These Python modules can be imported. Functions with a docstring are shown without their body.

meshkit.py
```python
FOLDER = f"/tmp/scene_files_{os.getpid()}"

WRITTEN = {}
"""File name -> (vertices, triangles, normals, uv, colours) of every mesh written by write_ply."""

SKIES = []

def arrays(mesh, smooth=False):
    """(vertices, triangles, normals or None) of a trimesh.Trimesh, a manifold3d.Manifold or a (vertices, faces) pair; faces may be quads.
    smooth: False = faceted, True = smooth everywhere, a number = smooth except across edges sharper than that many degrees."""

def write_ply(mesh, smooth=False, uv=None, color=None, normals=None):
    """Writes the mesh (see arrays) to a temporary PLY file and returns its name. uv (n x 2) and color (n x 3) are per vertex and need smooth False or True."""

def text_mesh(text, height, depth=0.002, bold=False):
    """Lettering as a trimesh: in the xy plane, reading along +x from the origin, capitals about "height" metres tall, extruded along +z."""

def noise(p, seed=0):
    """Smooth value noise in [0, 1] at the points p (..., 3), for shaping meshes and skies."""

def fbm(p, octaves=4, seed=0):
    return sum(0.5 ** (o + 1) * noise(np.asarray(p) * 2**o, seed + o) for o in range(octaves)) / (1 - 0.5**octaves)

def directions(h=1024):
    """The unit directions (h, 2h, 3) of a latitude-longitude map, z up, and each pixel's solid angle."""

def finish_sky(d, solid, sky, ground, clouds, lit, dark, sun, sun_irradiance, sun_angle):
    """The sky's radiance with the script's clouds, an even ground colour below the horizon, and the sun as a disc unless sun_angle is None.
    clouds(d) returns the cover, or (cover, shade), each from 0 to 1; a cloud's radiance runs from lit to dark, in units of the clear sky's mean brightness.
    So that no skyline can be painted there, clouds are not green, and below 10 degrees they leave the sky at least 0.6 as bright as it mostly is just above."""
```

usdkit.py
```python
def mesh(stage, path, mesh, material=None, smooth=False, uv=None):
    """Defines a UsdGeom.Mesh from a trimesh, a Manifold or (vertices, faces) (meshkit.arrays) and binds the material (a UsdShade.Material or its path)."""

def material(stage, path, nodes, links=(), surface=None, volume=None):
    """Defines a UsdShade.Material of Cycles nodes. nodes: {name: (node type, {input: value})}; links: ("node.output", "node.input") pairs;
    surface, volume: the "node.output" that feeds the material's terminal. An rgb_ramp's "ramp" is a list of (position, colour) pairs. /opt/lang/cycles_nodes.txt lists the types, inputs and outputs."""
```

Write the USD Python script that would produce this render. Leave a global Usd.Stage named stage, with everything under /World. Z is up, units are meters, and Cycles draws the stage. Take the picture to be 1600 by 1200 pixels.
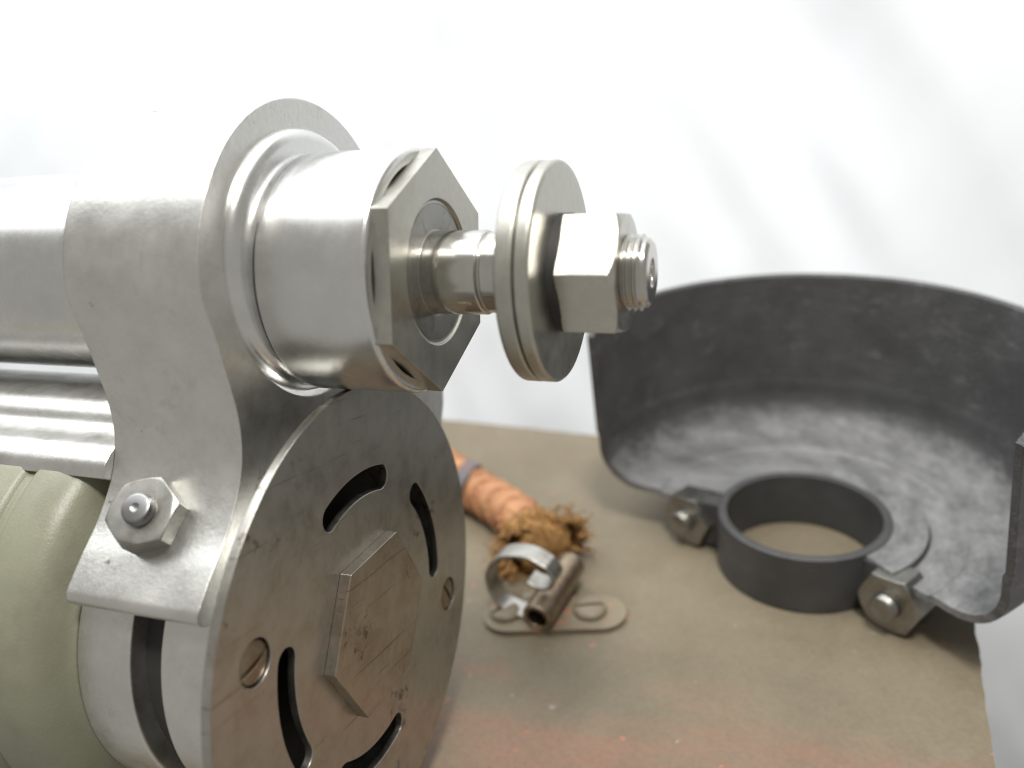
import math, random
import numpy as np, trimesh, manifold3d as m3, usdkit, meshkit
from shapely.geometry import Polygon, Point, LineString, box as sbox
from shapely import affinity
from pxr import Usd, UsdGeom, UsdLux, UsdShade, Gf, Sdf, Vt

stage = Usd.Stage.CreateInMemory()
UsdGeom.SetStageUpAxis(stage, 'Z'); UsdGeom.SetStageMetersPerUnit(stage, 1.0)
UsdGeom.Xform.Define(stage, '/World'); UsdGeom.Scope.Define(stage, '/World/Looks')
random.seed(4); rng = np.random.default_rng(4)
MM = 0.001
# the machine leans towards the viewer: rows are its axes in the frame of the board (world)
R = np.array([[0.9999255644, 0.0, 0.0122010513], [0.0029339396, 0.9706575298, -0.2404482309], [-0.0118430423, 0.2404661301, 0.9705852784]])
ZB = -52.3144                                    # board top below the motor axis, mm
FOOT = R @ np.array([0, 0, ZB])                  # the machine's base point in machine coordinates

# ---------------------------------------------------------------- camera
CAM_C = np.array([74.26378, -108.00887, 99.60369 - ZB])
CAM_R = np.array([0.94080185, 0.32872675, -0.08264744]); CAM_U = np.array([-0.0576667, 0.39550166, 0.91665315]); CAM_F = np.array([-0.33401561, 0.85762297, -0.39104528])
cam = UsdGeom.Camera.Define(stage, '/World/camera')
mtx = Gf.Matrix4d(*CAM_R, 0, *CAM_U, 0, *(-CAM_F), 0, *(CAM_C * MM), 1)
cam.AddTransformOp().Set(mtx)
cam.CreateHorizontalApertureAttr(36.0); cam.CreateVerticalApertureAttr(27.0)
cam.CreateFocalLengthAttr(36.0 * 1308.0 / 1600.0)
cam.CreateClippingRangeAttr(Gf.Vec2f(0.005, 50.0))
cam.CreateFStopAttr(11.0); cam.CreateFocusDistanceAttr(0.150)
cam.GetPrim().CreateAttribute('exposure', Sdf.ValueTypeNames.Float).Set(0.0)

# ---------------------------------------------------------------- lamps
def rect_light(name, pos, target, w, h, intensity, color):
    l = UsdLux.RectLight.Define(stage, '/World/' + name)
    l.CreateWidthAttr(w); l.CreateHeightAttr(h); l.CreateIntensityAttr(intensity); l.CreateColorAttr(Gf.Vec3f(*color)); l.CreateNormalizeAttr(False)
    z = np.array(pos, float) - np.array(target, float); z /= np.linalg.norm(z)
    x = np.cross([0, 1, 0.01], z); x /= np.linalg.norm(x); y = np.cross(z, x)
    l.AddTransformOp().Set(Gf.Matrix4d(*x, 0, *y, 0, *z, 0, *pos, 1))
    return l
rect_light('bench_lamp', (0.17, -0.25, 0.95), (0.05, 0.06, 0.0), 0.16, 0.16, 98.0, (1.0, 0.97, 0.90))
rect_light('ceiling_lamp', (-0.70, 0.20, 1.15), (-0.70, 0.19, 0.0), 2.6, 1.3, 1.85, (0.95, 0.975, 1.0))
rect_light('added_backdrop_light', (-0.30, 0.10, 0.60), (-0.24, 0.34, 0.14), 0.5, 0.25, 5.0, (0.98, 0.99, 1.0))  # unseen light added to whiten the cloth, no such lamp known
dome = UsdLux.DomeLight.Define(stage, '/World/room_fill')  # even fill added in place of the unseen room
dome.CreateIntensityAttr(0.12); dome.CreateColorAttr(Gf.Vec3f(1.0, 0.97, 0.9))

# ---------------------------------------------------------------- naming
used = {}
def numbered(path):
    n = used.get(path, 0); used[path] = n + 1
    return path if n == 0 else f'{path}_{n:03d}'
def data(prim, **k):
    for a, v in k.items():
        if v: prim.SetCustomDataByKey(a, v)
    return prim
def thing(name, label, category, matrix=None, loc=None):
    x = UsdGeom.Xform.Define(stage, numbered('/World/' + name))
    if matrix is not None: x.AddTransformOp().Set(matrix)
    if loc is not None: x.AddTranslateOp().Set(Gf.Vec3d(*[c * MM for c in loc]))
    x.GetPrim().SetCustomDataByKey('label', label); x.GetPrim().SetCustomDataByKey('category', category)
    return x.GetPrim()
def to_tm(mesh):
    if hasattr(mesh, 'to_mesh'):
        g = mesh.to_mesh(); return trimesh.Trimesh(np.array(g.vert_properties[:, :3]), np.array(g.tri_verts), process=False)
    return mesh
def part(name, mesh, mat, parent, offset=(0, 0, 0), smooth=32, **k):
    t = to_tm(mesh).copy()
    t.vertices = (t.vertices - np.asarray(offset)) * MM
    root = str(parent.GetPath()) if parent is not None else '/World'
    m = usdkit.mesh(stage, numbered(root + '/' + name), t, mat, smooth=smooth)
    return data(m.GetPrim(), **k)

# ---------------------------------------------------------------- shapes (millimetres)
def grid_mesh(P, close_u=False, close_v=False, caps=False):
    nu, nv = P.shape[:2]; V = P.reshape(-1, 3); F = []
    for i in range(nu if close_u else nu - 1):
        for j in range(nv if close_v else nv - 1):
            a, b, c, d = i * nv + j, ((i + 1) % nu) * nv + j, ((i + 1) % nu) * nv + (j + 1) % nv, i * nv + (j + 1) % nv
            F += [[a, b, c], [a, c, d]]
    return trimesh.Trimesh(V, F, process=False)
def orient(t):
    if t.volume < 0: t.invert()
    return t
def lathe(prof, n=128, c=(0, 0)):
    """Closed profile of (x, r) turned about the machine's x axis through (y, z) = c."""
    prof = np.asarray(prof, float); a = np.linspace(0, 2 * np.pi, n, endpoint=False)
    P = np.stack([np.broadcast_to(prof[None, :, 0], (n, len(prof))), c[0] + np.cos(a)[:, None] * prof[None, :, 1], c[1] + np.sin(a)[:, None] * prof[None, :, 1]], -1)
    t = grid_mesh(P, True, True); t.merge_vertices(); t.update_faces(t.nondegenerate_faces()); return orient(t)
def man(t):
    t = to_tm(t); return m3.Manifold(m3.Mesh(np.asarray(t.vertices, np.float32), np.asarray(t.faces, np.uint32)))
def ext_x(poly, x0, x1):
    """Polygon in (y, z) extruded along x."""
    ps = getattr(poly, 'geoms', [poly]); out = []
    for g in ps:
        t = trimesh.creation.extrude_polygon(g, x1 - x0, engine='earcut'); v = t.vertices.copy()
        t.vertices = np.stack([v[:, 2] + x0, v[:, 0], v[:, 1]], 1); out.append(t)
    return orient(trimesh.util.concatenate(out))
def ext_z(poly, z0, z1):
    ps = getattr(poly, 'geoms', [poly]); out = []
    for g in ps:
        t = trimesh.creation.extrude_polygon(g, z1 - z0, engine='earcut'); t.apply_translation([0, 0, z0]); out.append(t)
    return orient(trimesh.util.concatenate(out))
def hexpoly(r, a0=0.0, c=(0, 0)):
    return Polygon([(c[0] + r * math.cos(a0 + k * math.pi / 3), c[1] + r * math.sin(a0 + k * math.pi / 3)) for k in range(6)])
def hexnut(rc, x0, x1, a0, c, bore=0.0, cham0=True, cham1=True, k=0.9):
    """Hexagon along x with turned chamfers on its corners."""
    h = man(ext_x(hexpoly(rc, a0, c), x0, x1)); rf = rc * math.cos(math.pi / 6) * 1.0
    d = (rc - rf) * 0.62
    prof = [(x0, 0), (x0, rf if cham0 else rc + 1), (x0 + (d if cham0 else 0), rc + .01 if cham0 else rc + 1), (x1 - (d if cham1 else 0), rc + .01 if cham1 else rc + 1), (x1, rf if cham1 else rc + 1), (x1, 0)]
    h = h ^ man(lathe(prof, 96, c))
    if bore: h = h - man(lathe([(x0 - 1, 0), (x0 - 1, bore), (x1 + 1, bore), (x1 + 1, 0)], 64, c))
    return to_tm(h)
def align(t, origin, axis, up=(0, 0, 1)):
    """Maps a shape built along +x to the given origin and axis."""
    x = np.asarray(axis, float); x /= np.linalg.norm(x); y = np.cross(up, x); y /= np.linalg.norm(y); z = np.cross(x, y)
    t = to_tm(t).copy(); t.vertices = t.vertices @ np.stack([x, y, z]) + np.asarray(origin, float); return t
def fil(cx, cr, r, a0, a1, n=8):
    return [(cx + r * math.cos(math.radians(a)), cr + r * math.sin(math.radians(a))) for a in np.linspace(a0, a1, n)]
def smooth_line(pts, n=12):
    """Catmull-Rom through the points."""
    p = np.asarray(pts, float); p = np.vstack([2 * p[0] - p[1], p, 2 * p[-1] - p[-2]]); out = []
    for i in range(1, len(p) - 2):
        for t in np.linspace(0, 1, n, endpoint=False):
            a, b, c, d = p[i - 1:i + 3]
            out.append(.5 * (2 * b + (c - a) * t + (2 * a - 5 * b + 4 * c - d) * t * t + (3 * b - a - 3 * c + d) * t ** 3))
    out.append(p[-2]); return np.array(out)
def sweep(path, rad, n=24, cap=True):
    """Tube along a 3-D path; rad is a number or a function (s index array, angle array) -> radius."""
    path = np.asarray(path, float); T = np.gradient(path, axis=0); T /= np.linalg.norm(T, axis=1)[:, None]
    up = np.array([0, 0, 1.0]); S = np.cross(T, up); S /= np.linalg.norm(S, axis=1)[:, None]; U = np.cross(S, T)
    a = np.linspace(0, 2 * np.pi, n, endpoint=False); i = np.arange(len(path))
    r = rad(i[:, None], a[None, :]) if callable(rad) else np.full((len(path), n), rad)
    P = path[:, None] + r[..., None] * (S[:, None] * np.cos(a)[None, :, None] + U[:, None] * np.sin(a)[None, :, None])
    t = grid_mesh(P, False, True)
    if cap:
        V = np.vstack([t.vertices, path[0], path[-1]]); k = len(t.vertices); F = list(t.faces); m = (len(path) - 1) * n
        for j in range(n):
            F += [[k, j, (j + 1) % n][::-1], [k + 1, m + j, m + (j + 1) % n]]
        t = trimesh.Trimesh(V, F, process=False)
    return orient(t)

# ---------------------------------------------------------------- materials
def srgb(*c): return tuple(((v / 255) / 12.92 if v < 10.3 else ((v / 255 + .055) / 1.055) ** 2.4) for v in c)
def look(name, nodes, links, surface='p.BSDF'): return usdkit.material(stage, '/World/Looks/' + name, nodes, links, surface=surface)
def coords(loc=(0, 0, 0)):
    return {'tc': ('texture_coordinate', {}), 'mm': ('mapping', {'mapping_type': 'point', 'scale': (1000, 1000, 1000), 'location': tuple(map(float, loc))})}, [('tc.object', 'mm.vector')]
def metal(name, col, rough, stain=None, stain_lo=.55, stain_hi=.75, stain_scale=.12, grain=None, grain_bump=.15, cast=0.0, bevel=.35, loc=FOOT, vary=.12, metallic=1.0, radial=None, aniso=0.0, rough_vary=.09, spots=None, scratch=0.0):
    """Worn metal: mottled colour and gloss, stains, tool marks (grain: scale per axis; radial: centre of turned rings)."""
    n, l = coords(loc)
    n['n1'] = ('noise_texture', {'scale': .16, 'detail': 6, 'roughness': .62}); l.append(('mm.vector', 'n1.vector'))
    n['r1'] = ('rgb_ramp', {'ramp': [(.30, tuple(c * (1 - vary) for c in col)), (.70, tuple(min(1, c * (1 + vary * .6)) for c in col))]}); l.append(('n1.fac', 'r1.fac'))
    out = 'r1.color'
    if stain is not None:
        n['n2'] = ('noise_texture', {'scale': stain_scale, 'detail': 8, 'roughness': .68, 'distortion': .6}); l.append(('mm.vector', 'n2.vector'))
        n['r2'] = ('map_range', {'from_min': stain_lo, 'from_max': stain_hi, 'to_min': 0., 'to_max': .85, 'clamp': True}); l.append(('n2.fac', 'r2.value'))
        n['mx'] = ('mix', {'color2': stain}); l += [('r2.result', 'mx.fac'), (out, 'mx.color1')]; out = 'mx.color'
    if spots is not None:                        # pits and grime flecks
        n['n6'] = ('noise_texture', {'scale': .42, 'detail': 6, 'roughness': .7}); n['n7'] = ('noise_texture', {'scale': .06, 'detail': 2}); n['mu'] = ('math', {'math_type': 'multiply'})
        n['m6'] = ('map_range', {'from_min': spots, 'from_max': spots + .06, 'to_max': .75, 'clamp': True}); n['mx6'] = ('mix', {'color2': (.10, .085, .065)})
        l += [('mm.vector', 'n6.vector'), ('mm.vector', 'n7.vector'), ('n6.fac', 'mu.value1'), ('n7.fac', 'mu.value2'), ('mu.value', 'm6.value'), ('m6.result', 'mx6.fac'), (out, 'mx6.color1')]; out = 'mx6.color'
    if scratch:                                  # long thin scratches
        n['ms'] = ('mapping', {'mapping_type': 'point', 'rotation': (.25, 0, 0), 'scale': (.2, .035, 1.3)}); n['n8'] = ('noise_texture', {'scale': 1.0, 'detail': 4, 'roughness': .6})
        n['m8'] = ('map_range', {'from_min': .64, 'from_max': .70, 'to_max': scratch, 'clamp': True}); n['mx8'] = ('mix', {'color2': (.13, .105, .08)})
        l += [('mm.vector', 'ms.vector'), ('ms.vector', 'n8.vector'), ('n8.fac', 'm8.value'), ('m8.result', 'mx8.fac'), (out, 'mx8.color1')]; out = 'mx8.color'
    n['p'] = ('principled_bsdf', {'metallic': metallic, 'roughness': rough, 'anisotropic': aniso})
    l.append((out, 'p.base_color'))
    n['n3'] = ('noise_texture', {'scale': .16, 'detail': 7, 'roughness': .6}); l.append(('mm.vector', 'n3.vector'))
    n['rr'] = ('map_range', {'from_min': .2, 'from_max': .8, 'to_min': max(.05, rough - rough_vary), 'to_max': rough + rough_vary, 'clamp': True}); l += [('n3.fac', 'rr.value'), ('rr.result', 'p.roughness')]
    n['bv'] = ('bevel', {'radius': bevel * MM, 'samples': 6}); norm = 'bv.bevel'
    if radial is not None:
        n['sub'] = ('vector_math', {'math_type': 'subtract', 'vector2': (0., float(radial[0]), float(radial[1]))}); n['flat'] = ('vector_math', {'math_type': 'multiply', 'vector2': (0., 1., 1.)}); n['len'] = ('vector_math', {'math_type': 'length'})
        n['cx'] = ('combine_xyz', {}); n['ng'] = ('noise_texture', {'scale': 3.2, 'detail': 3, 'roughness': .7})
        l += [('mm.vector', 'sub.vector1'), ('sub.vector', 'flat.vector1'), ('flat.vector', 'len.vector1'), ('len.value', 'cx.x'), ('cx.vector', 'ng.vector')]
    elif grain is not None:
        n['mg'] = ('mapping', {'mapping_type': 'point', 'scale': tuple(map(float, grain))}); n['ng'] = ('noise_texture', {'scale': 1.0, 'detail': 3, 'roughness': .7})
        l += [('mm.vector', 'mg.vector'), ('mg.vector', 'ng.vector')]
    if 'ng' in n:
        n['b1'] = ('bump', {'strength': grain_bump, 'distance': .00006}); l += [('ng.fac', 'b1.height'), (norm, 'b1.normal')]; norm = 'b1.normal'
    if cast:
        n['nc'] = ('noise_texture', {'scale': 1.1, 'detail': 5, 'roughness': .65}); l.append(('mm.vector', 'nc.vector'))
        n['b2'] = ('bump', {'strength': cast, 'distance': .0002}); l += [('nc.fac', 'b2.height'), (norm, 'b2.normal')]; norm = 'b2.normal'
    l.append((norm, 'p.normal'))
    return look(name, n, l)

ZS = 64.647                                      # spindle axis above the motor axis
SP = (0.0, ZS)
M = {}
M['cast'] = metal('cast_aluminium', (.71, .705, .68), .36, stain=(.42, .40, .35), stain_lo=.58, stain_hi=.85, cast=.25, bevel=.4, vary=.07, spots=.405)

M['turned'] = metal('turned_aluminium', (.74, .74, .73), .24, grain=(3.2, .05, .05), grain_bump=.28, bevel=.4, rough_vary=.06, vary=.06)
M['steel'] = metal('bright_steel', (.60, .585, .55), .16, grain=(2.5, .05, .05), grain_bump=.15, bevel=.25, rough_vary=.05, stain=(.30, .24, .17), stain_lo=.62, stain_hi=.8)
M['face'] = metal('turned_steel_face', (.52, .51, .46), .34, radial=SP, grain_bump=.5, bevel=.35, rough_vary=.06, stain=(.32, .28, .21), stain_lo=.58, stain_hi=.9)
M['hex'] = metal('machined_hexagon', (.50, .49, .44), .36, radial=SP, grain_bump=.3, bevel=.35, stain=(.30, .27, .20), stain_lo=.55, stain_hi=.9, rough_vary=.06)
M['nut'] = metal('nut_steel', (.60, .58, .53), .27, bevel=.35, grain=(.4, 3., .3), grain_bump=.12, stain=(.30, .26, .20), stain_lo=.6, stain_hi=.85, rough_vary=.07)
M['plate'] = metal('stained_steel_plate', (.45, .435, .40), .36, stain=(.25, .19, .13), stain_lo=.54, stain_hi=.90, stain_scale=.07, cast=.08, bevel=.4, vary=.12, spots=.36, scratch=.55)
M['rust'] = metal('rusty_screw_steel', (.34, .29, .22), .42, stain=(.24, .12, .07), stain_lo=.45, stain_hi=.7, stain_scale=.4, bevel=.2)
M['dark'] = metal('dark_hollow_iron', (.035, .034, .032), .6, bevel=.3, metallic=.2)
M['dull'] = metal('dull_clamp_steel', (.33, .325, .305), .38, stain=(.20, .17, .12), stain_lo=.5, stain_hi=.75, bevel=.35, stain_scale=.3)
M['strap'] = metal('strap_steel', (.44, .43, .40), .34, bevel=.15, stain=(.22, .18, .13), stain_lo=.5, stain_hi=.8, stain_scale=.3)
M['hexstain'] = metal('stained_hexagon', (.44, .40, .345), .36, stain=(.26, .16, .10), stain_lo=.42, stain_hi=.80, stain_scale=.09, cast=.08, bevel=.4, vary=.12, spots=.35, scratch=.7)
M['stud'] = metal('oxidised_stud', (.30, .30, .30), .35, bevel=.2)

def painted(name, col, rough, bump=.35, lit_low=None, scale=1.0, spec=.5, worn=None, lo=.62, hi=.72, loc=(0, 0, 0), wscale=.35, vary=.25, fine=2.2, bevel=.4):
    n, l = coords(loc)
    n['n1'] = ('noise_texture', {'scale': .08 * scale, 'detail': 7, 'roughness': .6}); n['n2'] = ('noise_texture', {'scale': fine * scale, 'detail': 4, 'roughness': .6})
    n['r1'] = ('rgb_ramp', {'ramp': [(.3, tuple(c * (1 - vary) for c in col)), (.7, tuple(c * (1 + vary) for c in col))]})
    n['p'] = ('principled_bsdf', {'roughness': rough, 'specular_ior_level': spec}); n['bv'] = ('bevel', {'radius': bevel * MM, 'samples': 6}); n['b'] = ('bump', {'strength': min(1., bump), 'distance': .00015 * max(1., bump * 2)})
    l += [('mm.vector', 'n1.vector'), ('mm.vector', 'n2.vector'), ('n1.fac', 'r1.fac'), ('n2.fac', 'b.height'), ('bv.bevel', 'b.normal'), ('b.normal', 'p.normal')]
    out = 'r1.color'
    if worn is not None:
        n['n3'] = ('noise_texture', {'scale': wscale, 'detail': 9, 'roughness': .7 if lit_low is None else .80}); n['m3'] = ('map_range', {'from_min': lo, 'from_max': hi, 'clamp': True}); n['mx'] = ('mix', {'color2': worn})
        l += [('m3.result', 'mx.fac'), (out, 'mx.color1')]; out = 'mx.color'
        if lit_low is None: l.append(('mm.vector', 'n3.vector'))
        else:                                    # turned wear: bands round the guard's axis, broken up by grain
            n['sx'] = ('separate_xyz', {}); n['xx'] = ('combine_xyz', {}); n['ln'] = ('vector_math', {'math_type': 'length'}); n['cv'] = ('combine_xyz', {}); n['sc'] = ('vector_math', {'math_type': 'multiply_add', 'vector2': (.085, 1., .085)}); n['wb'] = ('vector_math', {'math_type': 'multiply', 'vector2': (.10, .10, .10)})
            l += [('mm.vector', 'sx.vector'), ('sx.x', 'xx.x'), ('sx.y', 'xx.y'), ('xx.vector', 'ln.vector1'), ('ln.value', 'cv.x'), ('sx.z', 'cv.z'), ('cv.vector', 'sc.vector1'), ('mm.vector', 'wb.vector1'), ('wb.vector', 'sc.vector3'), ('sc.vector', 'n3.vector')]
        if lit_low is None: l.append(('n3.fac', 'm3.value'))
        else:                                    # wear paled towards the flat, painting in overhead light the rim lacks
            n['sz'] = ('separate_xyz', {}); n['ml'] = ('map_range', {'from_min': lit_low[0], 'from_max': lit_low[1], 'to_min': lit_low[2], 'to_max': 0., 'clamp': True}); n['al'] = ('math', {'math_type': 'add'})
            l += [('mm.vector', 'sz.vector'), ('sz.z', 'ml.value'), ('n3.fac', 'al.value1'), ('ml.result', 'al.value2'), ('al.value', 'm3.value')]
    l.append((out, 'p.base_color'))
    return look(name, n, l)
M['guard'] = painted('black_crackle_paint', (.066, .066, .068), .47, bump=1.4, spec=.6, worn=(.30, .30, .30), lo=.54, hi=1.0, wscale=1.0, fine=1.1, lit_low=(14., 27., .27))
M['guard_ring'] = painted('black_ring_paint', (.050, .050, .051), .45, bump=1.0, spec=.55, fine=1.5)
M['cast_old'] = painted('green_grey_casing_paint', (.205, .203, .145), .38, bump=.35, vary=.10, worn=(.14, .135, .09), lo=.50, hi=.85, wscale=.09, bevel=.5)
M['orange'] = painted('orange_tape', srgb(176, 128, 90), .6, bump=.4, worn=srgb(142, 88, 60), lo=.44, hi=.72, wscale=.12)
M['bluetape'] = painted('blue_grey_tape', srgb(92, 93, 98), .5, bump=.3, worn=srgb(120, 82, 70), lo=.45, hi=.7, wscale=.2)
M['fray'] = painted('frayed_tan_cloth', srgb(158, 122, 78), .9, bump=.9, spec=.1, worn=srgb(115, 80, 48), lo=.45, hi=.7, wscale=.3, fine=1.2)
M['oldplate'] = painted('painted_over_plate', (.185, .155, .105), .5, bump=.35, worn=(.34, .14, .09), lo=.54, hi=.64, wscale=.25, vary=.12)

def board_look():
    n, l = coords()
    n['n1'] = ('noise_texture', {'scale': .035, 'detail': 8, 'roughness': .62}); n['r1'] = ('rgb_ramp', {'ramp': [(.3, (.158, .130, .088)), (.52, (.186, .155, .105)), (.75, (.216, .182, .130))]})
    n['n2'] = ('noise_texture', {'scale': .9, 'detail': 5, 'roughness': .65}); n['b'] = ('bump', {'strength': .3, 'distance': .0003})
    n['sp'] = ('map_range', {'from_min': .25, 'from_max': .75, 'to_min': .78, 'to_max': 1.02}); n['cs'] = ('combine_xyz', {}); n['ms'] = ('mix', {'mix_type': 'multiply', 'fac': 1.0})
    # rubbed through to the red primer towards the front edge
    n['sx'] = ('separate_xyz', {}); n['n3'] = ('noise_texture', {'scale': .05, 'detail': 7, 'roughness': .66})
    n['mp'] = ('mapping', {'mapping_type': 'point', 'rotation': (0, 0, 1.0), 'scale': (.35, 1.3, 1)})
    n['g0'] = ('map_range', {'from_min': -60., 'from_max': 120., 'clamp': True}); n['g'] = ('rgb_ramp', {'ramp': [(0, (.10,) * 3), (.30, (.16,) * 3), (.42, (.50,) * 3), (.50, (.49,) * 3), (.62, (.27,) * 3), (.78, (.10,) * 3), (1, (.04,) * 3)]}); n['ad'] = ('math', {'math_type': 'add'})
    n['m3'] = ('map_range', {'from_min': .80, 'from_max': 1.12, 'clamp': True, 'to_max': .6}); n['mx'] = ('mix', {'color2': (.32, .145, .10)})
    # small chips
    n['n4'] = ('noise_texture', {'scale': .22, 'detail': 4, 'roughness': .5}); n['m4'] = ('map_range', {'from_min': .70, 'from_max': .715, 'clamp': True}); n['mx2'] = ('mix', {'color2': (.36, .17, .11)})
    n['n5'] = ('noise_texture', {'scale': .16, 'detail': 3, 'roughness': .5}); n['mp5'] = ('mapping', {'mapping_type': 'point', 'location': (33, 7, 5)}); n['m5'] = ('map_range', {'from_min': .70, 'from_max': .73, 'clamp': True, 'to_max': .6}); n['mx3'] = ('mix', {'color2': (.36, .34, .29)})
    n['p'] = ('principled_bsdf', {'roughness': .5, 'specular_ior_level': .4}); n['rr'] = ('map_range', {'from_min': .3, 'from_max': .7, 'to_min': .4, 'to_max': .62})
    l += [('mm.vector', 'n1.vector'), ('n1.fac', 'r1.fac'), ('mm.vector', 'n2.vector'), ('n2.fac', 'b.height'), ('b.normal', 'p.normal'), ('mm.vector', 'sx.vector'), ('sx.y', 'g0.value'), ('g0.result', 'g.fac'),
          ('mm.vector', 'mp.vector'), ('mp.vector', 'n3.vector'), ('n3.fac', 'ad.value1'), ('g.color', 'ad.value2'), ('ad.value', 'm3.value'), ('m3.result', 'mx.fac'), ('r1.color', 'mx.color1'),
          ('mm.vector', 'n4.vector'), ('n4.fac', 'm4.value'), ('m4.result', 'mx2.fac'), ('mx.color', 'mx2.color1'), ('mm.vector', 'mp5.vector'), ('mp5.vector', 'n5.vector'), ('n5.fac', 'm5.value'), ('m5.result', 'mx3.fac'), ('mx2.color', 'mx3.color1'), ('n2.fac', 'sp.value'), ('sp.result', 'cs.x'), ('sp.result', 'cs.y'), ('sp.result', 'cs.z'), ('mx3.color', 'ms.color1'), ('cs.vector', 'ms.color2'), ('ms.color', 'p.base_color'), ('n1.fac', 'rr.value'), ('rr.result', 'p.roughness')]
    return look('worn_board_paint', n, l)
M['board'] = board_look()
n, l = coords()
n['n1'] = ('noise_texture', {'scale': 1.6, 'detail': 3}); n['b'] = ('bump', {'strength': .08, 'distance': .0003}); n['p'] = ('principled_bsdf', {'base_color': (.69, .715, .745), 'roughness': .8, 'specular_ior_level': .25})
l += [('mm.vector', 'n1.vector'), ('n1.fac', 'b.height'), ('b.normal', 'p.normal')]
M['cloth'] = look('white_cloth', n, l)

# ---------------------------------------------------------------- setting: white cloth hung behind and under the board
def cloth():
    prof = smooth_line([(430, 700), (395, 520), (350, 330), (310, 190), (278, 90), (252, 10), (238, -40), (231, -85), (231, -140), (236, -220), (240, -420)], 14)   # (y, z above the board)
    xs = np.linspace(-1000, 215, 220); P = []
    for x in xs:
        k = np.interp(x, [-1000, 60, 300], [0, 0, -18])
        P.append([(x, y + k, z) for y, z in prof])
    P = np.array(P)
    f = meshkit.fbm(np.stack([P[..., 0] * .011 + P[..., 2] * .006, P[..., 2] * .0035, P[..., 0] * 0], -1), 3, 7)
    g = meshkit.fbm(np.stack([P[..., 0] * .03 - P[..., 2] * .017, P[..., 2] * .012 + 5, P[..., 0] * 0 + 3], -1), 3, 11)
    P[..., 1] += (f - .5) * np.interp(P[..., 0], [-260, -60], [4, 40]) + (g - .5) * 2.6
    back = P.copy(); back[..., 1] += 1.5
    V = np.concatenate([P, back[:, ::-1]], 1)
    return orient(grid_mesh(V, False, True))
part('backdrop', cloth(), M['cloth'], None, smooth=True, kind='structure', label='white cloth backdrop hanging softly creased behind the board', category='backdrop')

# ---------------------------------------------------------------- the board
BED = -0.0461
bx_, by_ = 121.9965, 175.2129
ca, sa = math.cos(BED), math.sin(BED)
board = thing('painted_board', 'greenish tan painted board under the tools, rubbed to red primer along its front', 'board', loc=(0, 0, -14))
def board_mesh():
    # outline with a slightly knocked edge
    pts = [(-330, 0), (0, 0), (0, -236), (-330, -236)]; ring = []
    for (a, b) in zip(pts, pts[1:] + pts[:1]):
        for t in np.linspace(0, 1, 160, endpoint=False): ring.append((a[0] + (b[0] - a[0]) * t, a[1] + (b[1] - a[1]) * t))
    ring = np.array(ring); q = meshkit.fbm(np.c_[ring * .25, ring[:, :1] * 0], 3, 5) - .5
    ring = ring + np.c_[q, -q] * .9
    from shapely.geometry.polygon import orient as ccw
    pg = ccw(Polygon(ring).buffer(-1.2).buffer(1.2))
    top = m3.CrossSection([np.array(pg.exterior.coords)[:-1]])
    body = m3.Manifold.extrude(top, 14)
    t = to_tm(body); v = t.vertices
    t.vertices = np.stack([bx_ + v[:, 0] * ca - v[:, 1] * sa, by_ + v[:, 0] * sa + v[:, 1] * ca, v[:, 2] - 14], 1)
    return t
part('board_panel', board_mesh(), M['board'], board, (0, 0, -14), smooth=False)
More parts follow.
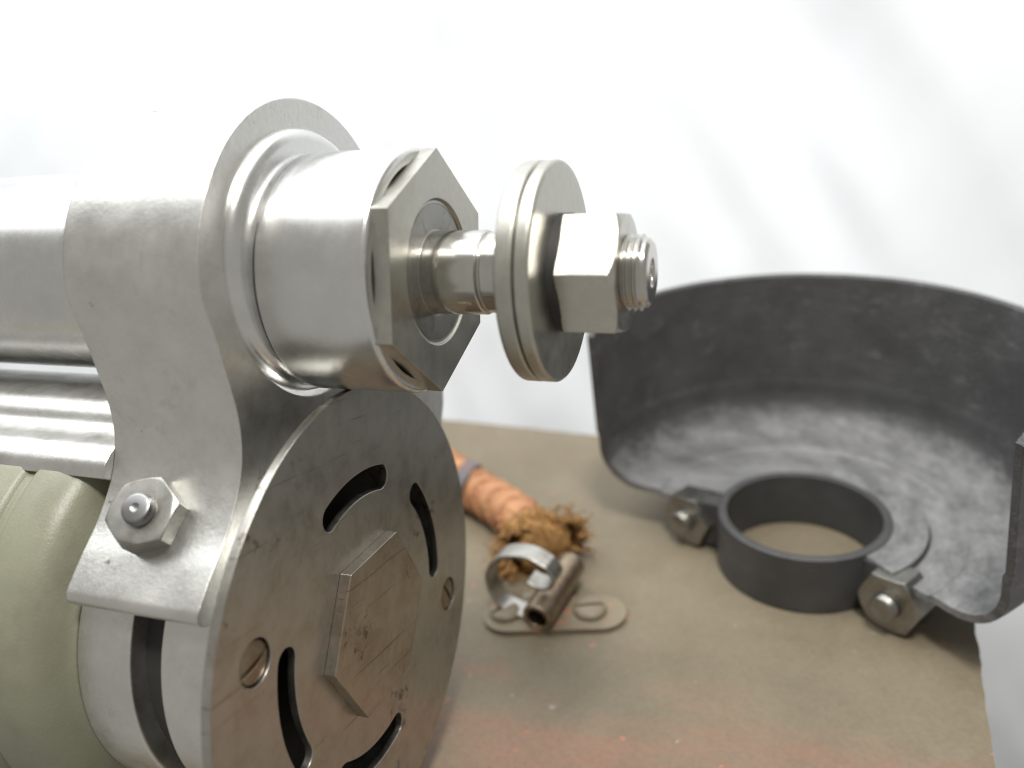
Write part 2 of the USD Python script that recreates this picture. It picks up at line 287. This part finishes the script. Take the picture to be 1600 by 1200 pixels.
# oval hold-down plate under the cord's sleeve
pc = np.array([[-1., 67.], [23.5, 74.]]); u_ = (pc[1] - pc[0]) / np.linalg.norm(pc[1] - pc[0])
lug = LineString(pc).buffer(7.2, quad_segs=16)
hold = part('hold_down_plate', ext_z(lug, 0.05, 1.5), M['oldplate'], board, (0, 0, -14), label='oval plate painted over with the board, red showing at its edge')
for (sx, sy), ang in (((20.6, 73.6), .35), ((-2.2, 67.5), .9)):
    dome_ = [(0, 0), (0, 4.6), (.9, 4.6), (1.6, 4.1), (2.1, 3.0), (2.3, 0)]
    sc = man(lathe(dome_, 48)) - man(trimesh.creation.box([2.4, 1.1, 12], trimesh.transformations.translation_matrix([2.45, 0, 0])))
    part('slotted_screw', align(sc, (sx, sy, 1.5), (0, 0, 1), up=(math.cos(ang), math.sin(ang), 0)), M['oldplate'], hold, (0, 0, -14))

# ---------------------------------------------------------------- the grinder
rows = R
grinder = thing('spindle_grinder', 'bare aluminium grinder with a slotted round motor plate below a threaded spindle', 'grinder',
                matrix=Gf.Matrix4d(*rows[0], 0, *rows[1], 0, *rows[2], 0, 0, 0, 0, 1))
def gp(name, mesh, mat, parent=None, smooth=32, **k): return part(name, mesh, mat, parent or grinder, FOOT, smooth, **k)

# bracket: one casting, a profile along the spindle axis
left = smooth_line([(29.3 * math.cos(math.radians(a)), ZS + 29.3 * math.sin(math.radians(a))) for a in (148, 158, 168, 178)] + [(-28.8, 61.0), (-27.0, 56.5), (-25.0, 50.5), (-22.9, 43.5), (-22.4, 37.5), (-23.8, 31.5), (-27.4, 25.2), (-31.2, 20.6), (-34.2, 16.6), (-35.0, 15.2), (-34.9, 13.9), (-33.6, 12.9), (-31.0, 12.6)], 8)
arc = [(29.3 * math.cos(a), ZS + 29.3 * math.sin(a)) for a in np.linspace(math.radians(-12), math.radians(146), 70)]
right = [(20, 0), (52, 26), (53.5, 31), (53.4, 34.5), (51, 36), (40, 37.5), (32, 41), (28.6, 48), (28.4, 56)]
prof = Polygon([(20, 5)] + right[1:] + arc + [tuple(p) for p in left] + [(-30, 8), (0, 0)]).buffer(0)
prof = prof.difference(Point(0, 0).buffer(33.55, quad_segs=48)).difference(Point(*SP).buffer(22.0, quad_segs=48))
prof = max(getattr(prof, 'geoms', [prof]), key=lambda g: g.area)
bracket = gp('bracket', ext_x(prof, -34.8, -9), M['cast'], label='cast clamp bracket around the spindle housing and motor')
# lug bolt
nb = np.array([-23.4, -26.9, 26.3]); nd = np.array([.16, -.80, .58])
gp('lug_nut', align(hexnut(6.2, -.6, 4.2, .25, (0, 0), 0, False, True), nb, nd), M['dull'])
gp('lug_stud', align(lathe([(4, 0), (4, 2.6), (4.6, 2.6), (4.75, 2.35), (4.95, 2.6), (5.1, 2.35), (5.3, 2.55), (5.9, 2.3), (6.05, 1.9), (6.1, .7), (5.95, .5), (5.9, 0)], 48), nb, nd), M['stud'])

# motor body
gp('motor_body', lathe([(-190, 0), (-190, 40.9), (-53.5, 40.9), (-52.6, 40.5), (-52.0, 39.7), (-50.4, 39.7), (-49.8, 40.4), (-49, 40.8), (-45, 40.8), (-42.5, 40.5), (-40.6, 39.8), (-39.2, 38.6), (-38.2, 37.0), (-37.3, 35.0), (-36.7, 33.9), (-36, 33.5), (-36, 0)], 192), M['cast_old'])
gp('motor_ring', lathe([(-35.9, 20), (-35.9, 33.3), (-35.7, 33.5), (-25.8, 33.5), (-25.2, 33.2), (-25, 32.8), (-25, 20)], 160), M['cast'])
gp('vent_gap', lathe([(-25.02, 10), (-25.02, 29.8), (-18.9, 29.8), (-18.9, 10)], 120), M['dark'], label='dark gap between the motor rings')
gp('motor_ring', lathe([(-19, 31.2), (-19, 32.9), (-18.8, 33.3), (-18.4, 33.5), (-1.52, 33.5), (-1.52, 31.2)], 160), M['cast'])
gp('motor_core', lathe([(-18.9, 0), (-18.9, 31.1), (-12, 31.1), (-12, 0)], 96), M['dark'], label='dark hollow behind the slotted plate')
# beam of the casting between tube and motor
bp = smooth_line([(-25.5, 31.5), (-24.8, 33.9), (-22.6, 36.0), (-19.6, 37.2), (-17.6, 38.6), (-16.4, 40.6), (-14.2, 42.6), (-10.5, 43.6), (-6, 44.0), (0, 44.0), (8, 42.5)], 8)
gp('motor_saddle', ext_x(Polygon([tuple(p) for p in bp] + [(10, 30), (-10, 25)]), -190, -34.85), M['cast'])

# slotted end plate
pl = Point(0, 0).buffer(44.6, quad_segs=64)
def slot(a0, a1, r0=24.6, r1=29.3):
    rm, hw = (r0 + r1) / 2, (r1 - r0) / 2
    pts = [(rm * math.cos(math.radians(a)), rm * math.sin(math.radians(a))) for a in np.linspace(a0 + 5, a1 - 5, 24)]
    return LineString(pts).buffer(hw, quad_segs=10)
for a0, a1 in ((73, 122), (-4, 50), (164, 215), (-121, -68)): pl = pl.difference(slot(a0, a1))
for s in (1, -1): pl = pl.difference(Point(s * -33.9, s * 8.8).buffer(3.7, quad_segs=16))
plate = gp('motor_plate', ext_x(pl, -1.5, 0), M['plate'], label='round stained steel end plate with four curved slots')
for s, ang in ((1, 1.9), (-1, .6)):
    c = (s * -33.9, s * 8.8)
    scr = man(lathe([(-3, 0), (-3, 3.6), (-.9, 3.6), (-.35, 3.2), (-.1, 2.2), (0.05, 0)], 40)) - man(trimesh.creation.box([1.5, 1.0, 9], trimesh.transformations.translation_matrix([0.1, 0, 0])))
    scr = to_tm(scr); T_ = trimesh.transformations.rotation_matrix(ang, [1, 0, 0]); T_[1, 3], T_[2, 3] = c
    scr.apply_transform(T_); gp('plate_screw', scr, M['rust'], plate)
HX = math.pi / 2 - .399
gp('centre_hexagon', hexnut(16.8, .02, 2.3, HX, (0, 0), 0, False, False), M['hexstain'], plate, label='flat hexagonal head at the middle of the plate')

# spindle housing
gp('spindle_tube', lathe([(-190, 0), (-190, 18.9), (-36.3, 18.9), (-36, 18.6), (-36, 0)], 160, SP), M['turned'], label='long polished tube of the spindle housing behind the bracket')
lip = [(-9.6, 15), (-9.6, 22.4)] + [(-9.2 + 2.5 * math.sin(t), 20.4 + 2.3 * math.cos(t)) for t in np.linspace(0, math.pi / 2, 14)] + [(-6.7, 15)]
gp('housing_lip', lathe(lip, 192, (-1.3, ZS + 1.9)), M['turned'])
col = [(-6.6, 12), (-6.6, 19.7)] + fil(-5.5, 19.3, 1.1, 150, 90, 5) + [(12.0, 20.35)] + fil(12.3, 19.5, .85, 85, 10, 5) + [(13.2, 18.6), (13.0, 18.0), (10.5, 17.8), (10.5, 12)]
gp('housing_collar', lathe(col, 192, SP), M['turned'])
hx = man(ext_x(hexpoly(20.2, math.pi / 2, SP), 12.7, 15.8)) - man(lathe([(15.3, 0), (15.3, 11.9), (16, 12.2), (16, 0)], 96, SP))
hx = hx - man(lathe([(8, 0), (8, 6.9), (20, 6.9), (20, 0)], 64, SP))
gp('hexagon_cap', to_tm(hx), M['hex'], label='thin hexagonal cap closing the collar')
gp('cap_neck', lathe([(9.4, 7.5), (9.4, 17.0), (12.72, 17.0), (12.72, 7.5)], 96, SP), M['dark'])
gp('bearing_seal', lathe([(13.2, 6.9), (13.2, 11.4), (15.35, 11.4), (15.4, 10.9), (15.36, 7.3), (15.2, 6.95)], 96, SP), M['dull'])
gp('spindle_shaft', lathe([(9, 0), (9, 6.9), (24.6, 6.9), (24.9, 6.7), (25.0, 6.3), (25.3, 6.3), (25.5, 6.6), (33, 6.6), (33, 0)], 96, SP), M['steel'])
gp('flange_washer', lathe([(32.0, 5.5), (32.0, 17.0)] + fil(32.5, 16.9, .5, 180, 90, 4) + [(34.5, 17.4), (34.8, 17.1), (34.8, 5.5)], 160, SP), M['face'])
gp('flange_washer', lathe([(35.0, 5.5), (35.0, 17.1), (35.25, 17.4), (36.9, 17.4), (37.25, 17.1), (37.3, 16.6), (37.3, 5.5)], 160, SP), M['face'])
gp('spacer_washer', lathe([(37.2, 5), (37.2, 9.3), (38.9, 9.3), (38.9, 5)], 96, SP), M['dark'])
gp('spindle_nut', hexnut(10.3, 38.8, 47.7, math.pi, SP, 5.0, False, True), M['nut'])
th, x = [(44, 0), (44, 5.2)], 45.0
while x < 50.7:
    th += [(x, 5.4), (x + .28, 5.9), (x + .42, 5.9), (x + .7, 5.4)]; x += .95
th += [(51.0, 5.3), (51.5, 4.7), (51.5, 2.2), (51.2, 1.9), (48.5, 1.7), (47.5, 0)]
gp('spindle_thread', lathe(th, 96, SP), M['steel'], label='threaded spindle end with a centre hole')

# ---------------------------------------------------------------- wheel guard lying on its clamp ring
GC = np.array([74.76, 111.15, 0.0])
guard = thing('wheel_guard', 'black half-round sheet metal wheel guard resting on its clamp ring', 'wheel guard', loc=GC)
def bp_(name, mesh, mat, parent=None, smooth=35, **k): return part(name, mesh, mat, parent or guard, GC, smooth, **k)
def guard_shell():
    t0 = 2.0; Rg = 62.2; zt = 70.0; zp = 15.0; rf = 12.0
    inner = [(33.2, zp), (38, zp), (42.0, zp + .1), (43.0, zp + .9), (50.5, zp + 1.1)] + [(Rg - t0 - rf + rf * math.sin(a), zp + 1.1 + rf - rf * math.cos(a)) for a in np.linspace(.05, math.pi / 2, 12)] + [(Rg - t0, 30), (Rg - t0 - .1, 33), (Rg - t0 + .5, 34.5), (Rg - t0 + .5, zt - .6), (Rg - t0 + 1.0, zt)]
    outer = [(Rg + .1, zt), (Rg + .5, zt - .6), (Rg + .5, 34.5), (Rg, 32), (Rg, zp + rf + 1)] + [(Rg - rf - 2 + (rf + 2) * math.cos(a), zp - 1.0 + rf + 2 - (rf + 2) * math.sin(a)) for a in np.linspace(.05, math.pi / 2, 12)] + [(43.4, zp - 1.1), (42, zp - 2), (33.2, zp - 2)]
    pr = np.array(inner + outer); A = np.radians(np.linspace(-50, 177, 150))
    P = []
    zz = np.clip((pr[:, 1] - zp) / (zt - zp), 0, 1); lo_, hi_ = -44.5 - 5.5 * zz, 170.5 + 6.5 * zz   # the ends are cut a little off the radius
    for t_ in np.linspace(0, 1, 150):
        a = np.radians(lo_ + (hi_ - lo_) * t_); P.append(np.stack([pr[:, 0] * np.cos(a), pr[:, 0] * np.sin(a), pr[:, 1]], -1))
    P = np.array(P)
    w = meshkit.fbm(P * .035, 3, 3) - .5
    nrm = P.copy(); nrm[..., 2] = 0; nrm /= np.linalg.norm(nrm, axis=-1, keepdims=True)
    P = P + nrm * (w * 1.1)[..., None] * np.clip((P[..., 2:] - 16) / 20, 0, 1)
    t = grid_mesh(P, False, True); n = len(pr); V = t.vertices; F = list(t.faces)
    from mapbox_earcut import triangulate_float64
    tri = triangulate_float64(np.ascontiguousarray(pr, dtype=np.float64), np.array([n], np.uint32)).reshape(-1, 3)
    m = (len(A) - 1) * n
    F += [list(f) for f in tri] + [[f[2] + m, f[1] + m, f[0] + m] for f in tri]
    s = trimesh.Trimesh(V, F, process=False); trimesh.repair.fix_normals(s); s = orient(s)
    # clipped top corners at both ends
    cut = man(s)
    for a, sg in ((-50, 1), (177, -1)):
        r = math.radians(a); c = np.array([math.cos(r), math.sin(r)]) * 61.5
        bx = trimesh.creation.box([20, 7, 7]); bx.apply_transform(trimesh.transformations.rotation_matrix(math.pi / 4, [1, 0, 0])); bx.apply_transform(trimesh.transformations.rotation_matrix(r, [0, 0, 1])); bx.apply_translation([c[0], c[1], 71.5])
        cut = cut - man(bx)
    t = to_tm(cut); t.vertices = t.vertices + GC; return t
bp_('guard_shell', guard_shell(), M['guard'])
# clamp ring: a closed ring with a flange over the plate's inner edge
ring = [(17.1, 21.3), (17.3, 21.8), (17.3, 23.2), (17.0, 23.7), (.5, 23.85), (.1, 23.5), (.1, 21.4), (.5, 21.1)]
rt = lathe(ring, 160); v = rt.vertices.copy(); rt.vertices = np.stack([v[:, 1], v[:, 2], v[:, 0]], 1) + GC; rt = orient(rt)
bp_('clamp_ring', rt, M['guard_ring'])
sector = Polygon([(0, 0)] + [(60 * math.cos(math.radians(a)), 60 * math.sin(math.radians(a))) for a in np.linspace(-47, 163, 40)])
fl = Point(0, 0).buffer(32.6, quad_segs=40).difference(Point(0, 0).buffer(23.6, quad_segs=40)).intersection(sector)
ft = ext_z(fl, 12.9, 16.6); ft.apply_translation(GC)
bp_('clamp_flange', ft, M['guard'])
AX = np.array([math.cos(math.radians(238)), math.sin(math.radians(238)), 0])
for (lx, ly) in ((22.6, -24.6), (-33.2, 4.2)):
    c = GC + np.array([lx, ly, 8.4]) - AX * 1.5
    b = part('clamp_bolt', align(lathe([(-14, 0), (-14, 3.5), (4.9, 3.5), (5.3, 3.2), (5.7, 3.5), (6.1, 3.2), (6.5, 3.3), (7.0, 2.4), (7.05, 0)], 40), c, AX), M['dull'], guard, GC)
    part('clamp_nut', align(hexnut(8.8, -5, 3.6, .1, (0, 0), 3.55, True, True), c, AX), M['dull'], guard, GC)
    e0 = trimesh.creation.box([4.2, 12.5, 10.0]); e0 = align(e0, c - AX * 6.4 - np.array([0, 0, 1.2]), AX)
    bp_('clamp_ear', e0, M['guard_ring'])
    e1 = trimesh.creation.box([5.0, 11.5, 9.6]); e1 = align(e1, c - AX * 11.6 - np.array([0, 0, 1.2]), AX)
    bp_('clamp_ear', e1, M['guard_ring'])
# front half's tie from the ring to the right-hand ear
for (lx, ly) in ((18.6, -17.0), (-26.2, 4.0)):
    b = trimesh.creation.box([8.5, 5.0, 14.5]); b.apply_transform(trimesh.transformations.rotation_matrix(math.radians(-35 if lx > 0 else 168), [0, 0, 1])); b.apply_translation(GC + np.array([lx, ly, 8.6]))
    bp_('clamp_web', b, M['guard_ring'])

# ---------------------------------------------------------------- cord with frayed cloth and metal sleeve
cord = thing('wrapped_cord', 'orange tape-wrapped cord with frayed tan cloth and a metal sleeve at its end', 'cord', loc=(-20, 112, 0))
OFF = (-20, 112, 0)
axis_pts = smooth_line([(-150, 205, 7.2), (-100, 172, 7.2), (-60, 141, 7.3), (-38, 124.5, 7.5), (-18, 110.5, 8.0), (-4, 99.5, 8.4)], 26)
d_ = np.r_[0, np.cumsum(np.linalg.norm(np.diff(axis_pts, axis=0), axis=1))]; axis_pts = np.stack([np.interp(np.arange(0, d_[-1], .8), d_, axis_pts[:, k]) for k in range(3)], 1)
def wrap_r(i, a):
    s = i * .8 + 4.5 * np.cos(a - .6); q_ = s / 8.0 + a / (2 * np.pi) + .25 * (meshkit.noise(np.stack(np.broadcast_arrays(s * .1, np.cos(a), np.sin(a)), -1), 8) - .5); ph = q_ % 1.0
    return 6.3 + 1.25 * ph ** 1.3 + .5 * (meshkit.fbm(np.stack(np.broadcast_arrays(s * .18, np.cos(a) * 1.6, np.sin(a) * 1.6), -1), 3, 2) - .5)
part('tape_wrap', sweep(axis_pts, wrap_r, 64), M['orange'], cord, OFF, smooth=50)
k0 = int(np.argmin(np.linalg.norm(axis_pts - np.array([-36.0, 122.5, 7.4]), axis=1)))
# oblique blue-grey band
cpt, dirv = axis_pts[k0], (axis_pts[k0 + 1] - axis_pts[k0 - 1]); dirv /= np.linalg.norm(dirv)
S_ = np.cross(dirv, [0, 0, 1]); S_ /= np.linalg.norm(S_); U_ = np.cross(S_, dirv); P = []
for a in np.linspace(0, 2 * np.pi, 64, endpoint=False):
    sh = 5.0 * math.cos(a - .5); P.append([cpt + dirv * (sh + d) + (S_ * math.cos(a) + U_ * math.sin(a)) * rr for d, rr in ((-3, 7.3), (-2.9, 7.95), (2.9, 7.95), (3, 7.3))])
part('tape_band', orient(grid_mesh(np.array(P), True, True)), M['bluetape'], cord, OFF, label='blue grey tape band round the orange wrap')
# frayed cloth: a ragged collar with loose threads
E_ = np.array([-1.5, 95.0, 8.2]); D_ = np.array([.62, -.78, -.02]); D_ /= np.linalg.norm(D_); S_ = np.cross(D_, [0, 0, 1]); S_ /= np.linalg.norm(S_); U_ = np.cross(S_, D_)
P, na, ns = [], 140, 16
for a in np.linspace(0, 2 * np.pi, na, endpoint=False):
    flare = 2.0 + 5.5 * abs(math.cos(a)) ** 1.2; L = 6.5 + 4.5 * float(meshkit.noise(np.array([math.cos(a) * 4, math.sin(a) * 4, 1.0]), 3)) + 2.2 * math.sin(a * 23) * .5
    for_row = []
    for t in np.linspace(0, 1, ns):
        w = float(meshkit.fbm(np.array([math.cos(a) * 5, math.sin(a) * 5, t * 3]), 4, 9)) - .5
        r = 7.4 + flare * t ** 1.4 + w * 2.6 * (.3 + t)
        p = E_ + D_ * (-9 + (L + 5) * t) + (S_ * math.cos(a) + U_ * math.sin(a) * .82) * r; p[2] = max(p[2], .5 + .2 * t); for_row.append(p)
    inner = [E_ + D_ * (-9 + (L + 5) * t) * 1.0 + (p - E_ - D_ * (-9 + (L + 5) * t)) * .86 for t, p in zip(np.linspace(1, 0, ns), for_row[::-1])]
    P.append(for_row + inner)
part('frayed_cloth', orient(grid_mesh(np.array(P), True, True)), M['fray'], cord, OFF, smooth=60, label='ragged tan cloth sleeve flaring open at the end of the cord')
threads = []
for k in range(300):
    a = rng.uniform(0, 2 * np.pi); r0 = 8.5 + 5 * abs(math.cos(a)); q = E_ + D_ * rng.uniform(-1, 6) + (S_ * math.cos(a) + U_ * math.sin(a)) * r0; q[2] = max(q[2], .8)
    d = D_ * rng.uniform(.2, 1) + S_ * math.cos(a) * rng.uniform(.2, 1.2) + U_ * rng.uniform(-.6, .4) + rng.normal(0, .35, 3); d /= np.linalg.norm(d)
    ln = rng.uniform(1.5, 5.5); pts = np.array([q, q + d * ln * .5 + rng.normal(0, .25, 3), q + d * ln + rng.normal(0, .6, 3) - np.array([0, 0, .5])]); pts[:, 2] = np.maximum(pts[:, 2], .3)
    threads.append(sweep(pts, float(rng.uniform(.12, .26)), 5))
part('loose_threads', trimesh.util.concatenate(threads), M['fray'], cord, OFF, kind='stuff')
core = [E_ + D_ * d for d in (-6, -2, 2, 6, 8, 8.6)]
part('cord_core', sweep(core, lambda i, a: np.array([7.2, 7.6, 8.2, 8.6, 7.0, 2.0])[i.astype(int)] + 2.6 * (meshkit.noise(np.stack(np.broadcast_arrays(i * .7, np.cos(a) * 3, np.sin(a) * 3), -1), 5) - .5), 40), M['fray'], cord, OFF)
# metal sleeve
s0, s1 = np.array([12.0, 86.0, 7.0]), np.array([8.8, 62.5, 5.2]); L = np.linalg.norm(s1 - s0)
sl = lathe([(0, 2.9), (0, 4.3), (L - .4, 4.3), (L, 4.0), (L, 3.0), (L - .3, 2.8)], 64)
part('sleeve', align(sl, s0, s1 - s0), M['rust'], cord, OFF)
# bent metal strap
sd = (s1 - s0) / L; hz = np.array([-sd[1], sd[0], 0]); hz = -hz / np.linalg.norm(hz)
if hz[0] > 0: hz = -hz                            # hz points to the left of the picture
loop = smooth_line([(-1.5, 12.0), (-2.2, 10.8), (-.8, 9.9), (1.2, 10.6), (-.5, 13.5), (-3.6, 16.0), (-3.0, 19.0), (2.5, 21.0), (9.0, 19.5), (13.2, 14.5), (13.6, 8.5), (10.5, 3.4), (5.5, 1.9), (1.0, 1.5)][5:] , 14)
curl = smooth_line([(2.6, 13.3), (-.6, 12.4), (-3.4, 13.6), (-4.4, 16.2), (-2.6, 19.2)], 10)
path = np.vstack([curl[:-1], smooth_line([(-2.6, 19.2), (2.5, 21.0), (9.0, 19.5), (13.2, 14.5), (13.6, 8.5), (10.5, 3.4), (5.5, 1.9), (1.0, 1.7)], 14)])
tan = np.gradient(path, axis=0); tan /= np.linalg.norm(tan, axis=1)[:, None]; nor = np.stack([-tan[:, 1], tan[:, 0]], 1); th_ = .55
P = []
for p, nn in zip(path, nor):
    q = []
    for (o, w) in ((th_, -2.7), (th_, 2.4), (th_ * .6, 2.7), (-th_ * .6, 2.7), (-th_, 2.4), (-th_, -2.7)):
        pp = p + nn * o; q.append(s1 + hz * (pp[0] * 1.12 + .4) + np.array([0, 0, pp[1] * 1.05 - 5.2]) + sd * (w - 5.0))
    P.append(q)
P = np.array(P); st = grid_mesh(P, False, True); F = list(st.faces); n6 = 6; m_ = (len(P) - 1) * 6
for j in range(1, 5): F += [[0, j, j + 1], [m_, m_ + j + 1, m_ + j]]
st = trimesh.Trimesh(st.vertices, F, process=False); trimesh.repair.fix_normals(st)
part('bent_strap', orient(st), M['strap'], cord, OFF, label='shiny metal strap bent round in a loop beside the sleeve')
